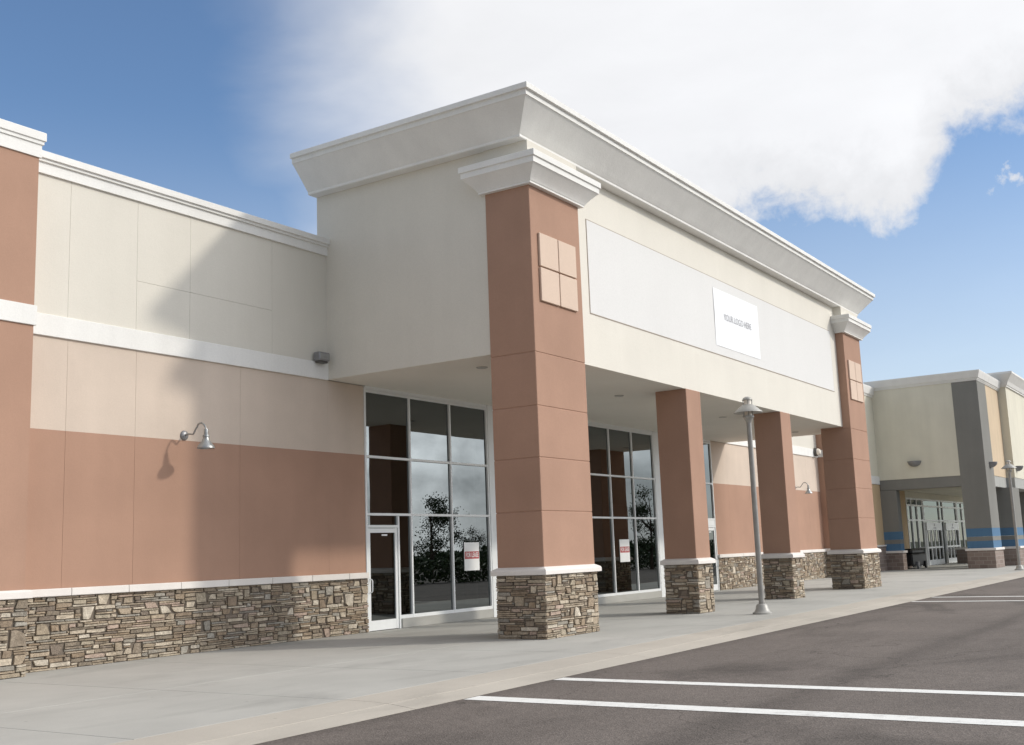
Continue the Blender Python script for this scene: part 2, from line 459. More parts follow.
wall_run(-.43, TX0 + .002, [.6, 2.035, 4.58], [.58, 2.015, 3.27, 5.47], 8.42, (2.0, 5.5, 6.875))
wall_run(TX0 + .004, 8.362, [], [], 5.56)
stone_run(-.43, 8.362); band_run(-.43, TX0); coping_run(-.43, TX0)
wall_run(28.22, TX1 - .004, [], [], 5.56)
wall_run(TX1 - .002, 40.75, [31.9, 34.3, 36.8, 39], [32, 35, 37], 8.42)
stone_run(28.22, 40.75); band_run(TX1, 40.75); coping_run(TX1, 40.75)
wall_run(-16, -3.03, [-14, -11.4, -8.6, -5.6], [-14, -11, -8, -5], 8.42)
stone_run(-16, -3.03); band_run(-16, -3.03); coping_run(-16, -3.03)

def pilaster(x0, x1, yf=-.55):
    mb = MB(); mb.box(x0, x1, yf, .3, 1.2, 8.45, M['brown']); p = mb.build('pilaster', B)
    mb = MB()
    stones(mb, (x0 - .03, yf - .04, 0), (1, 0, 0), (0, -1, 0), x1 - x0 + .06, 1.19, rs)
    stones(mb, (x0 - .03, .0, 0), (0, -1, 0), (-1, 0, 0), -yf + .04, 1.19, rs)
    stones(mb, (x1 + .03, yf - .04, 0), (0, 1, 0), (1, 0, 0), -yf + .04, 1.19, rs)
    mb.build('stone_base', p)
    mb = MB(); mb.rings(x0, x1, yf, .0, [(.06, 1.192), (.085, 1.20), (.085, 1.295), (.07, 1.325), (0, 1.33)], M['cap'], (1, 1, 1, 0)); mb.build('base_cap', p)
    mb = MB(); mb.rings(x0, x1, yf, .0, [(.03, 5.575), (.035, 5.58), (.035, 5.90), (.03, 5.905)], M['trim'], (1, 1, 1, 0)); mb.build('band', p)
    mb = MB(); mb.rings(x0, x1, yf, .45, [(.03, 8.44), (.03, 8.66), (.055, 8.663), (.055, 8.725), (.08, 8.728), (.08, 8.865), (.07, 8.875)], M['trim'], (1, 1, 1, .2)); mb.build('coping', p)
pilaster(-3.03, -.43)
pilaster(40.75, 43.4)

# shell behind the facade (dark vacant interior, roof)
mb = MB()
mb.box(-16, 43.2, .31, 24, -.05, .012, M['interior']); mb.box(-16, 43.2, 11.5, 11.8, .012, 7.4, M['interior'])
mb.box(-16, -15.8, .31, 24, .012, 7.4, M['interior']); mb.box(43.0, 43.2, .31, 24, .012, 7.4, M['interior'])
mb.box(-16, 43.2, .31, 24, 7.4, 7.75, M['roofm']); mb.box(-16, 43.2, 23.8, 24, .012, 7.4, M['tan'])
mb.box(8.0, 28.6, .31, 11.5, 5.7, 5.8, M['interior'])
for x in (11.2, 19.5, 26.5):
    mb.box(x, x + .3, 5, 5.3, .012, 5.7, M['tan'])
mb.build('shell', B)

# portico block
mb = MB()
mb.box(TX0, TX1, TY0, TY1 - .02, ZS, 9.84, M['cream'])
mb.m[:] = [mb.mi(M['cream'])] * 6
mb.m[0] = mb.mi(M['soffit']); mb.m[2] = mb.mi(M['creamfront'])
port = mb.build('portico', B)
mb = MB()
prof = [(.0, 9.842), (.235, 9.845), (.25, 9.86), (.25, 9.905), (.27, 9.925)]
for k in range(1, 9):
    t = k / 8; prof.append((.285 + .435 * (t ** 1.05), 9.935 + .52 * t))
prof += [(.74, 10.457), (.74, 10.56), (.75, 10.565), (.80, 10.568), (.80, 10.672), (.79, 10.684)]
mb.rings(TX0, TX1, TY0, TY1, prof, M['trim'], (1, 1, 1, .05)); mb.build('cornice', port)
# recessed sign field framed by a thin reveal: a slightly proud white panel with dark joint round it
X0, X1, Z0, Z1 = 9.90, 27.10, 6.74, 8.90
mb = MB(); mb.bbox(X0, X1, TY0 - .010, TY0 + .0, Z0, Z1, M['dark_gap'], .002)
mb.bbox(X0 + .02, X1 - .02, TY0 - .013, TY0 - .005, Z0 + .02, Z1 - .02, M['panel'], .002); mb.build('sign_panel', port)
for x in (8.29, 14.53, 21.39, 28.0):
    mb = MB(); mb.lathe([(.0, -.012), (.075, -.012), (.085, -.02), (.12, -.018), (.125, 0)], M['soffit2'], (x, -3.4, ZS), 20); mb.build('downlight', port)

# piers at both ends of the portico
def pier(x0, x1):
    y0, y1 = -5.484, -4.42
    mb = MB()
    lv = [1.2, 2.40, 3.43, 4.44, 5.50, 8.92]
    g = .006
    mb.box(x0 + .012, x1 - .012, y0 + .012, y1 - .012, 1.2, 8.86, M['brown'])
    for a, b in zip(lv[:-1], lv[1:]):
        mb.bbox(x0, x1, y0, y1, a + (g if a > 1.3 else 0), b - (g if b < 8 else 0), M['brown'], .010)
    mb.box(x0, x1, y0, y1, 9.30, 9.843, M['cream'])
    p = mb.build('pier', B)
    stone_ring(x0 - .022, x1 + .022, y0 - .022, y1 + .022, 1.19, rs, 'stone_base', p)
    mb = MB(); mb.rings(x0, x1, y0, y1, [(.055, 1.192), (.10, 1.20), (.10, 1.27), (.085, 1.30), (.0, 1.345)], M['cap']); mb.build('base_cap', p)
    mb = MB()
    pr = [(-.01, 8.898), (.10, 8.90), (.10, 8.935), (.115, 8.95)]
    for k in range(1, 9):
        a = k / 8 * math.pi / 2; pr.append((.115 + .225 * (k / 8) ** 1.2, 8.95 + .262 * k / 8))
    pr += [(.352, 9.213), (.352, 9.33), (.36, 9.335), (.385, 9.338), (.385, 9.455), (.375, 9.465)]
    mb.rings(x0, x1, y0, y1, pr, M['trim'], (1, 1, 1, 1)); mb.build('capital', p)
    cx = (x0 + x1) / 2
    for i in (0, 1):
        for k in (0, 1):
            a = cx - .725 + i * .735; z = 6.555 + k * .715
            mb = MB(); mb.bbox(a, a + .705, y0 - .05, y0 - .001, z, z + .685, M['tile'], .008); mb.build('wall_tile', p)
pier(7.12, 9.09); pier(27.73, 29.73)

def column(x0, x1):
    y0, y1 = -5.231, -4.375
    mb = MB(); mb.bbox(x0, x1, y0, y1, 1.2, ZS - .001, M['brown'], .010); p = mb.build('column', B)
    stone_ring(x0 - .022, x1 + .022, y0 - .022, y1 + .022, 1.19, rs, 'stone_base', p)
    mb = MB(); mb.rings(x0, x1, y0, y1, [(.055, 1.192), (.095, 1.20), (.095, 1.27), (.08, 1.30), (.0, 1.34)], M['cap']); mb.build('base_cap', p)
column(14.66, 15.53); column(21.435, 22.30)

# storefront windows
FY0, FY1, GY = -.02, .08, .03
rows = [.27, 2.62, 3.94, 5.46]
def window(x0, x1, mull, door=None):
    """door = (x0, x1) of the door bay below the first transom"""
    fr = MB(); h = .028
    xs = [x0] + mull + [x1]
    zb = rows[0]
    A = M['alu']
    for x in xs:
        z = .0 if door and abs(x - (door[0] if door[0] == x0 else door[1])) < .02 else .22
        fr.bbox(x - h, x + h, FY0, FY1, z, 5.535, A, .005)
    spans = list(zip(xs[:-1], xs[1:]))
    panes = []
    for a, b in spans:
        for zi, z in enumerate(rows):
            if zi == 0 and door and a < door[1] - .05 and b > door[0] + .05:
                if door[0] == x0: segs = [(door[1], b)]
                else: segs = [(a, door[0])]
                for c, d in segs:
                    if d - c > .1: fr.box(c + h, d - h, FY0 + .003, FY1 - .003, z - .05, z + .03, A)
                continue
            fr.box(a + h, b - h, FY0 + .003, FY1 - .003, z - (.05 if zi == 0 else .028), z + .028, A)
        for z0, z1 in zip(rows[:-1], rows[1:]):
            if z0 == rows[0] and door and a < door[1] - .05 and b > door[0] + .05:
                c, d = (door[1], b) if door[0] == x0 else (a, door[0])
                panes.append((c, d, z0, z1)); panes.append((door[0], door[1], 2.36, z1))
            else: panes.append((a, b, z0, z1))
    fr.box(x0, x1, FY0 - .004, FY1, 5.495, ZS - .001, A)
    if door:
        dm = door[1] if door[0] == x0 else door[0]
        fr.bbox(dm - .03, dm + .03, FY0, FY1, 0, 2.585, A, .004)
        fr.box(door[0] + .03, door[1] - .03, FY0 + .003, FY1 - .003, 2.315, 2.375, A)
    w = fr.build('storefront_window', B)
    rg = random.Random(int(x0 * 10))
    for a, b, z0, z1 in panes:
        mb = MB(); t = rg.uniform(-.0022, .0022); t2 = rg.uniform(-.0018, .0018)
        pts = [(a, GY, z0), (b, GY + t * (b - a), z0), (b, GY + t * (b - a) + t2, z1), (a, GY + t2, z1)]
        mb.face(pts, M['glass'])
        mb.build('pane', w, recalc=False)
    sill = MB()
    sa, sb = (door[1] + .04, x1) if door and door[0] == x0 else (x0, (door[0] - .04) if door else x1)
    sill.bbox(sa, sb, -.05, .15, 0, .217, M['concrete'], .012); sill.build('sill', w)
    return w
W1 = window(8.395, 13.32, [10.03, 11.675], (8.395, 9.53))
W2 = window(13.87, 23.28, [13.87 + 1.568 * k for k in range(1, 6)])
W3 = window(23.83, 28.18, [25.25, 26.7], (27.1, 28.18))
for a, b in ((13.358, 13.832), (23.318, 23.792)):
    mb = MB(); mb.bbox(a, b, -.028, .12, .0, ZS - .001, M['alu'], .006); mb.build('jamb_panel', B)
mb = MB(); mb.box(27.14, 28.14, -.012, .02, 2.38, 2.585, M['alu']); mb.build('door_header', B)

def door(x0, x1, hinge_left, closer=True):
    A = M['alu']; mb = MB(); st = .085
    mb.bbox(x0, x0 + st, .0, .05, .012, 2.305, A, .004); mb.bbox(x1 - st, x1, .0, .05, .012, 2.305, A, .004)
    mb.box(x0 + st, x1 - st, .003, .047, 2.20, 2.302, A); mb.box(x0 + st, x1 - st, .003, .047, .015, .235, A)
    d = mb.build('door', B)
    mb = MB(); mb.face([(x0 + st, .025, .235), (x1 - st, .025, .235), (x1 - st, .025, 2.20), (x0 + st, .025, 2.20)], M['glass']); mb.build('pane', d, recalc=False)
    mb = MB(); mb.box(x0 + st, x1 - st, .06, .085, 1.07, 1.115, A); mb.build('push_bar', d)
    hx = x1 - .05 if hinge_left else x0 + .05
    s = .11 if not hinge_left else -.11
    mb = MB(); mb.tube([(hx, .0, .86), (hx, -.055, .87), (hx, -.075, .90), (hx, -.075, 1.12), (hx, -.055, 1.15), (hx, .0, 1.16)], .014, M['alu']); mb.build('handle', d)
    mb = MB(); mb.box((x0 + x1) / 2 - .02, (x0 + x1) / 2 + .18, .012, .018, 2.13, 2.165, M['white']); mb.build('decal', d)
door(8.44, 9.492, False); door(27.14, 28.14, True)

# ------------------------------------------------------------------ things on the building
def gooseneck(label, loc):
    t = thing('gooseneck_lamp', label, 'wall lamp', loc, 'gooseneck barn lamps on the terracotta walls')
    x, y, z = loc
    mb = MB()
    vs = [(r, h) for r, h in ((.0, .05), (.05, .048), (.085, .03), (.095, .012), (.095, 0))]
    mb.lathe(vs, M['greymetal'], (0, 0, 0), 22)
    mb.v = [(x + a, y - c, z + b) for a, b, c in mb.v]
    mb.build('mounting_plate', t)
    mb = MB(); P = []
    for i in range(26):
        s = i / 25
        # out from the wall, dip, climb over a hoop and come down into the shade
        if s < .3: q = s / .3; yy = -.04 - .20 * q; zz = z - .0 + .0 * q + .015 * math.sin(q * math.pi) - .0
        elif s < .6: q = (s - .3) / .3; yy = -.24 - .13 * q; zz = z + .13 * (3 * q * q - 2 * q ** 3)
        else: q = (s - .6) / .4; a = math.pi * (1 - q); yy = -.37 - .12 - .12 * math.cos(a); zz = z + .13 + .085 * math.sin(a) - .10 * q * q
        P.append((x, y + yy, zz))
    mb.tube(P, .017, M['galv']); mb.build('arm', t)
    by = y - .61
    mb = MB(); mb.lathe([(.0, .17), (.038, .17), (.042, .15), (.042, .06), (.06, .055), (.064, .02), (.054, .01), (.062, -.02), (.085, -.07), (.122, -.115), (.150, -.15), (.165, -.185), (.165, -.197), (.157, -.197), (.11, -.135), (.0, -.06)], M['galv'], (x, by, z - .10), 28)
    mb.build('shade', t)
    return t
g1 = gooseneck('galvanised gooseneck lamp on the terracotta wall left of the glass door', (3.16, -.0, 4.06))
g2 = copy_tree(g1); g2.location = (37.3, 0, 4.06); g2['label'] = 'small distant gooseneck lamp on the wall glimpsed between the third column and the far pier'

def wallpack(label, loc):
    t = thing('wall_light', label, 'wall light', loc)
    x, y, z = loc
    mb = MB(); mb.bbox(x - .17, x + .17, y - .19, y, z, z + .19, M['greymetal'], .02); mb.bbox(x - .13, x + .13, y - .16, y - .01, z - .045, z + .01, M['darkmetal'], .01); mb.build('housing', t)
    mb = MB(); mb.box(x - .15, x + .15, y - .196, y - .189, z + .03, z + .15, M['galv']); mb.build('faceplate', t)
    return t
wallpack('grey box wall light in the inner corner above the white band left of the portico', (6.83, -.045, 5.94))
t = thing('wall_light', 'round white globe wall light at the white band near the far pilaster', 'wall light', (40.3, -.0, 5.80))
mb = MB(); mb.lathe([(.0, .0), (.17, .0), (.2, .06), (.2, .14), (.17, .18), (.0, .18)], M['darkmetal'], (0, 0, 0), 20)
mb.v = [(40.3 + a, -c, 5.80 + b) for a, b, c in mb.v]; mb.build('housing', t)
mb = MB(); mb.lathe([(.16, .17), (.15, .25), (.10, .31), (.0, .33)], M['lens'], (0, 0, 0), 20)
mb.v = [(40.3 + a, -c, 5.80 + b) for a, b, c in mb.v]; mb.build('lens', t)

# banner on the sign field
ban = MB(); X0, X1, Z0, Z1 = 16.85, 20.13, 7.0, 8.605; y = TY0 - .016
nx = 16; vs = []; fs = []
for i in range(nx + 1):
    for k in range(9):
        a, b = i / nx, k / 8
        vs.append((X0 + (X1 - X0) * a, y - .003 - .008 * abs(math.sin(a * 9 + b * 2)) * (1 - abs(2 * b - 1) * .6), Z0 + (Z1 - Z0) * b))
for i in range(nx):
    for k in range(8): p = i * 9 + k; fs.append((p, p + 9, p + 10, p + 1))
n = len(vs); vs += [(a, y + .004, c) for a, b, c in vs]
fs += [tuple(n + q for q in f[::-1]) for f in fs[:nx * 8]]
ban.mesh(vs, fs, M['banner'], True)
bo = ban.build('banner', None); tag(bo, 'white vinyl banner with one small line of lettering on the sign panel above the entrance', 'banner')
tb = MB(); text_mesh(tb, 'YOUR LOGO HERE', .26, M['ink'], lambda a, b, c: (18.5 + a, y - .024 - c, 7.87 + b), .0, .92); tb.build('lettering', bo)

def lease_sign(label, x, z, w=.66, h=.71):
    yy = GY - .012; s = MB(); s.bbox(x - w / 2, x + w / 2, yy - .006, yy, z - h / 2, z + h / 2, M['white'], .001)
    o = s.build('lease_sign', None); tag(o, label, 'sign', 'for lease signs in the shop windows')
    s = MB(); s.box(x - w / 2 + .02, x + w / 2 - .02, yy - .009, yy - .006, z - .06, z + .125, M['red']); r_ = s.build('red_stripe', o)
    s = MB(); text_mesh(s, 'FOR LEASE', .17, M['white'], lambda a, b, c: (x + a, yy - .0115 - c, z + .032 + b), .0025, .68); s.build('lettering', r_)
    s = MB()
    return o
lease_sign('white FOR LEASE sign with red stripe in the window next to the glass door', 12.50, 1.585)
lease_sign('white FOR LEASE sign with red stripe in the window right of the near pier', 20.90, 1.585)

# pole lamps
def pole_lamp(label, loc):
    t = thing('street_lamp', label, 'lamp post', loc, 'grey pole lamps along the kerb'); x, y, z = loc
    mb = MB(); mb.lathe([(.0, 0), (.225, 0), (.225, .035), (.18, .06), (.15, .12), (.13, .20), (.10, .235), (.085, .24)], M['polehead'], loc, 28); mb.build('base', t)
    mb = MB(); mb.lathe([(.066, .18), (.064, 2.5), (.058, 4.58), (.0, 4.58)], M['pole'], loc, 24); mb.build('pole', t)
    mb = MB(); mb.lathe([(.063, 4.53), (.072, 4.56), (.11, 4.63), (.135, 4.66), (.135, 4.69), (.0, 4.69)], M['polehead'], loc, 24); mb.build('collar', t)
    mb = MB(); mb.lathe([(.0, 4.685), (.085, 4.685), (.085, 5.09), (.0, 5.09)], M['lens'], loc, 24); mb.build('lens', t)
    mb = MB()
    for k in range(4):
        a = k * math.pi / 2 + .5; mb.tube([(x + .105 * math.cos(a), y + .105 * math.sin(a), z + 4.67), (x + .105 * math.cos(a), y + .105 * math.sin(a), z + 5.09)], .011, M['pole'], 8)
    mb.build('guard_rods', t)
    mb = MB(); mb.lathe([(.088, 4.975), (.13, 4.968), (.345, 4.785), (.35, 4.77), (.342, 4.768), (.12, 4.95), (.088, 4.955)], M['polehead'], loc, 32); mb.build('lamp_shade', t)
    mb = MB(); mb.lathe([(.0, 5.165), (.05, 5.16), (.095, 5.135), (.12, 5.10), (.125, 5.08), (.0, 5.08)], M['polehead'], loc, 24); mb.build('lamp_cap', t)
    return t
p1 = pole_lamp('grey pole lamp with conical shade on the sidewalk near the middle columns', (14.48, -6.905, 0))
p2 = copy_tree(p1); p2.location = (46.4, -7.37, 0); p2['label'] = 'distant grey pole lamp at the right edge beside the blue striped columns'

# ------------------------------------------------------------------ the neighbouring shop
S = thing('shop_building', 'neighbouring grey and cream shop with blue striped columns beyond the portico', 'building', (60, 0, 0))
def sbox(name, parent, x0, x1, y0, y1, z0, z1, m, b=.01):
    mb = MB(); mb.bbox(x0, x1, y0, y1, z0, z1, m, b); return mb.build(name, parent)
mb = MB()
mb.box(43.41, 51.02, .0, .3, 5.055, 9.4, M['scream']); mb.box(43.41, 51.02, .0, .3, 1.36, 4.6, M['stan']); mb.box(43.41, 51.02, -.06, .3, 0, 1.28, M['sbrick'])
wl = mb.build('wall', S)
sbox('wall_band', S, 43.41, 50.98, -.04, .3, 4.61, 5.05, M['trim'])
sbox('base_cap', S, 43.41, 50.99, -.1, .0, 1.285, 1.37, M['cap'])
mb = MB(); mb.rings(43.41, 51.0, 0, .4, [(.03, 9.40), (.05, 9.45), (.05, 9.5), (.10, 9.52), (.20, 9.9), (.2, 9.94)], M['trim'], (0, 0, 1, 0)); mb.build('parapet_coping', S)
# portico box of the shop
mb = MB(); mb.box(51.0, 57.0, -5.47, .31, 4.83, 9.78, M['scream'])
mb.m[2] = mb.mi(M['sorange']); sp = mb.build('portico', S)
sbox('beam', S, 51.02, 56.95, -5.45, -4.8, 4.25, 4.829, M['sgreyl'])
sbox('beam', S, 51.02, 51.5, -4.79, -.02, 4.27, 4.828, M['sgrey'])
sbox('soffit', S, 51.51, 76, -4.78, -.02, 4.40, 4.828, M['scream'])
mb = MB(); mb.rings(51.0, 57.0, -5.47, .31, [(.03, 9.76), (.05, 9.77), (.05, 9.81), (.09, 9.83), (.09, 9.87), (.14, 9.90), (.24, 10.18), (.26, 10.26), (.25, 10.28)], M['trim'], (1, .2, 1, 0)); mb.build('cornice', sp)
def scol(x0, x1, y0, y1, ztop):
    mb = MB()
    mb.box(x0, x1, y0, y1, 2.05, ztop, M['sgrey']); mb.box(x0, x1, y0, y1, 1.62, 2.047, M['sblue']); mb.box(x0, x1, y0, y1, 1.40, 1.617, M['sgrey']); mb.box(x0, x1, y0, y1, 1.0, 1.397, M['sblue'])
    c = mb.build('column', S)
    sbox('column_base', c, x0 - .05, x1 + .05, y0 - .05, y1 + .05, 0, .90, M['sbrick'])
    sbox('base_cap', c, x0 - .12, x1 + .12, y0 - .12, y1 + .12, .902, 1.03, M['cap'], .02)
    return c
scol(50.985, 53.2, -5.50, -4.22, 9.755)
scol(55.5, 57.6, -5.93, -4.4, 4.24)
scol(50.985, 51.65, -.86, .02, 4.26)
# light upper strip of the corner column
# taller bay to the right
mb = MB(); mb.box(57.01, 80, -5.90, .31, 4.83, 10.0, M['scream']); b2 = mb.build('tall_bay', S)
mb = MB(); mb.rings(57.01, 80, -5.90, .31, [(.03, 9.98), (.08, 9.99), (.08, 10.06), (.12, 10.08), (.2, 10.28), (.45, 10.62), (.5, 10.68), (.5, 10.78), (.48, 10.8)], M['trim'], (1, 1, 1, 0)); mb.build('cornice', b2)
sbox('beam', S, 56.96, 80, -5.88, -4.8, 4.25, 4.829, M['sgreyl'])
scol(64.5, 66.6, -5.93, -4.4, 4.24)
# entrance glazing
mb = MB(); mb.box(52.31, 56.2, .0, .3, .9, 4.40, M['stan']); mb.box(52.31, 56.2, -.05, .3, 0, .89, M['sbrick']); mb.box(72.4, 80, 0, .3, 0, 4.4, M['scream']); mb.box(56.2, 72.4, .0, .3, 4.05, 4.40, M['scream']); mb.build('wall', S)
fr = MB()
xs = [56.25, 57.3, 58.6, 59.95, 60.2, 64.3, 65.3, 69.2, 69.5, 71, 72.35]
for x in xs: fr.box(x - .06, x + .06, -.03, .1, 0, 4.05, M['alu'])
for z in (.25, 2.72, 3.6, 3.99):
    fr.box(56.25, 72.3, -.025, .095, z - .05, z + .05, M['alu']) if z > 1 else None
sw = fr.build('entrance_window', S)
mb = MB()
for a, b in zip(xs[:-1], xs[1:]):
    mb.face([(a, .03, .1), (b, .03, .1), (b, .03, 4), (a, .03, 4)], M['shopglass'])
mb.build('pane', sw, recalc=False)
for a, b in ((60.3, 64.2), (65.4, 69.1)):
    mb = MB()
    mb.box(a, b, -.12, -.03, 2.12, 2.60, M['alu'])
    n = 4
    for k in range(n + 1):
        x = a + (b - a) * k / n; mb.box(x - .07, x + .07, -.09, -.03, 0, 2.119, M['alu'])
    mb.box(a, b, -.085, -.035, .02, .32, M['alu']); mb.box(a, b, -.085, -.035, 1.02, 1.12, M['alu'])
    d = mb.build('sliding_door', S)
    mb = MB(); mb.lathe([(.0, 0), (.09, 0), (.09, .01), (0, .01)], M['ink'], (0, 0, 0), 12); c = (a + b) / 2
    mb.v = [(c + p, -.122 - r, 2.45 + q) for p, q, r in mb.v]
    mb.box(c - .35, c + .35, -.126, -.121, 2.22, 2.30, M['ink']); mb.build('emblem', d)
for x in (64.75, 58.9 + 10.6):
    mb = MB(); mb.bbox(x - .35, x + .35, -1.5, -.8, 0, .85, M['sbrick'], .01); q = mb.build('pedestal', S)
    sbox('pedestal_cap', q, x - .42, x + .42, -1.57, -.73, .852, 1.0, M['cap'], .02)
mb = MB(); mb.box(43.4, 80, .32, 24, -.05, .012, M['interior']); mb.box(43.4, 80, 12, 12.3, .012, 8, M['interior']); mb.box(79.8, 80, .32, 24, .012, 8, M['interior']); mb.box(43.4, 80, .32, 24, 8.0, 8.3, M['roofm']); mb.build('shell', S)

def sconce(label, loc, d):
    s = MB(); pr = []
    for k in range(9):
        a = k / 8 * math.pi / 2; pr.append((.36 * math.cos(a), -.30 * math.sin(a)))
    vs = []; fs = []; seg = 12
    for r, z in pr:
        for k in range(seg + 1):
            a = math.pi * k / seg; u, v = r * math.cos(a), r * math.sin(a)
            vs.append((loc[0] - v, loc[1] + u, loc[2] + z) if d == 'x' else (loc[0] + u, loc[1] - v, loc[2] + z))
    for i in range(8):
        for k in range(seg): p = i * (seg + 1) + k; fs.append((p, p + 1, p + seg + 2, p + seg + 1))
    fs.append(tuple(range(seg + 1)))
    s.mesh(vs, fs, M['greymetal'], True)
    o = s.build('wall_sconce', None, edge=True); tag(o, label, 'wall light', 'half bowl wall lights on the far shop'); return o
sconce('half bowl grey sconce on the shaded cream side wall of the far shop', (51.0, -1.95, 5.75), 'x')
sconce('half bowl sconce at the corner strip beside the peach panel of the far shop', (52.4, -5.50, 5.5), 'y')
sconce('half bowl sconce on the sunlit cream wall right of the distant pole lamp', (57.9, -5.90, 5.5), 'y')

# dark wheeled cart beside the shop entrance
t = thing('cart', 'low black wheeled cart beside the glass entrance of the far shop', 'cart', (54.5, -.65, 0))
mb = MB(); mb.bbox(52.6, 55.8, -1.0, -.30, .16, .82, M['black'], .06); mb.bbox(52.8, 55.5, -.95, -.35, .78, 1.10, M['black'], .10); mb.build('body', t)
for x in (53.5, 55.2):
    mb = MB(); mb.lathe([(.0, -.05), (.2, -.05), (.2, .05), (0, .05)], M['greymetal'] if x < 54 else M['black'], (0, 0, 0), 18); mb.v = [(x + a, -1.05 + c, .2 + b) for a, b, c in mb.v]; mb.build('wheel', t)
mb = MB(); mb.tube([(53.6, -.93, 1.0), (53.6, -1.15, 1.14), (55.0, -1.15, 1.14), (55.0, -.93, 1.0)], .025, M['greymetal'], 8); mb.build('handle', t)

# ------------------------------------------------------------------ ground
mb = MB(); xs = [-6.9 + 2.95 * k for k in range(-9, 32)]
for a, b in zip(xs[:-1], xs[1:]):
    mb.bbox(a + .004, b - .004, -4.445, .02, -.10, 0, M['concrete'], .005)
    mb.bbox(a + .004, b - .004, -7.70, -4.455, -.10, 0, M['concrete'], .005)
mb.box(xs[0], xs[-1], -7.70, .02, -.2, -.02, M['dark_gap'])
tag(mb.build('sidewalk'), kind='structure')
mb = MB()
for k in range(-5, 17):
    a, b = -6.9 + 5.9 * k + .005, -6.9 + 5.9 * (k + 1) - .005
    pr = [(-7.707, -.001), (-8.10, -.008), (-8.38, -.020), (-8.384, -.033), (-8.396, -.033), (-8.40, -.022), (-8.76, -.062)]
    vs = []; fs = []
    for x in (a, b): vs += [(x, yy, zz) for yy, zz in pr] + [(x, -8.76, -.2), (x, -7.707, -.2)]
    n = len(pr) + 2
    for i in range(n): j = (i + 1) % n; fs.append((i, j, j + n, i + n))
    fs.append(tuple(range(n))); fs.append(tuple(range(n, 2 * n)))
    mb.mesh(vs, fs, M['kerbc'])
tag(mb.build('kerb'), kind='structure')
mb = MB(); mb.face([(-120, -75, -.066), (200, -75, -.066), (200, -8.74, -.066), (-120, -8.74, -.066)], M['asphalt'])
road = tag(mb.build('road'), kind='structure')
for x, w in ((0.02, .33), (2.02, .27), (20.65, .28), (22.92, .28), (-19.5, .3)):
    mb = MB(); mb.face([(x - w / 2, -75 if False else -24, -.062), (x + w / 2, -24, -.062), (x + w / 2, -8.80, -.062), (x - w / 2, -8.80, -.062)], M['line']); mb.build('painted_line', road)
mb = MB(); mb.face([(-900, -900, -.3), (900, -900, -.3), (900, 900, -.3), (-900, 900, -.3)], M['earth']); tag(mb.build('ground'), kind='structure')

# trees over the car park, mirrored in the glazing
def tree(label, loc, h, w, seed, group=None, cat='tree'):
    rg = random.Random(seed); t = thing('tree', label, cat, loc, group); x, y, z = loc
    mb = MB()
    mb.tube([(x, y, z), (x + .05, y, z + h * .3), (x - .05, y + .05, z + h * .55), (x, y, z + h * .85)], [h * .022, h * .016, h * .011, h * .003], M['bark'], 8)
    blobs = []
    for k in range(13):
        a = rg.uniform(0, 6.28); zz = rg.uniform(.30, .92); r = w * .5 * (1 - abs(zz - .5) * .9) * rg.uniform(.35, 1)
        p = Vector((x + math.cos(a) * r, y + math.sin(a) * r, z + h * zz)); blobs.append((p, rg.uniform(.10, .2) * w))
        s = Vector((x, y, z + h * max(.22, zz - .22)))
        mb.tube([s, s.lerp(p, .5) + Vector((0, 0, -.1)), p], [h * .008, h * .005, h * .002], M['bark'], 6)
    mb.build('trunk', t)
    mb = MB()
    for p, r in blobs:
        for _ in range(330):
            d = Vector((rg.gauss(0, 1), rg.gauss(0, 1), rg.gauss(0, .8))) * r * .62
            c = p + d; s = h * .0095 * rg.uniform(.7, 1.5)
            u = Vector((rg.gauss(0, 1), rg.gauss(0, 1), rg.gauss(0, 1))).normalized(); v = u.orthogonal().normalized()
            mb.face([c - u * s, c - v * s * .6, c + u * s, c + v * s * .6], M['leaf'])
    mb.build('crown', t, edge=False)
MC = Vector((-11.126, 16.804, 0))
def across(wx, D): 
    d = Vector((wx, 0, 0)) - MC; d.normalize(); p = MC + d * D; return (p.x, p.y, -.25)
GT = 'young trees across the car park, seen mirrored in the shop windows'
for k, (wx, D, h, w) in enumerate(((10.9, 92, 7.2, 4.4), (12.75, 100, 4.4, 3.0), (22.9, 95, 7.2, 4.2))):
    tree(('tall young tree across the car park, mirrored in the window beside the glass door', 'short bushy tree across the car park, mirrored behind the lease sign left of the pier', 'tall young tree across the car park, mirrored in the window right of the near pier')[k], across(wx, D), h, w, 40 + k, GT)
# low hedge added out of view, hides sunlit asphalt so lower panes mirror dark
rg = random.Random(8); mb = MB()
for k in range(16000):
    xx = rg.uniform(14, 110); c = Vector((xx, -27 + rg.gauss(0, .35), -.1 + 1.45 * rg.random() ** .7)); s = .12 * rg.uniform(.6, 1.5)
    u = Vector((rg.gauss(0, 1), rg.gauss(0, 1), rg.gauss(0, 1))).normalized(); v = u.orthogonal().normalized()
    mb.face([c - u * s, c - v * s * .6, c + u * s, c + v * s * .6], M['leaf'])
tag(mb.build('hedge', edge=False), 'low clipped hedge added out of view in the car park to darken the shop window reflections', 'hedge', kind='stuff')
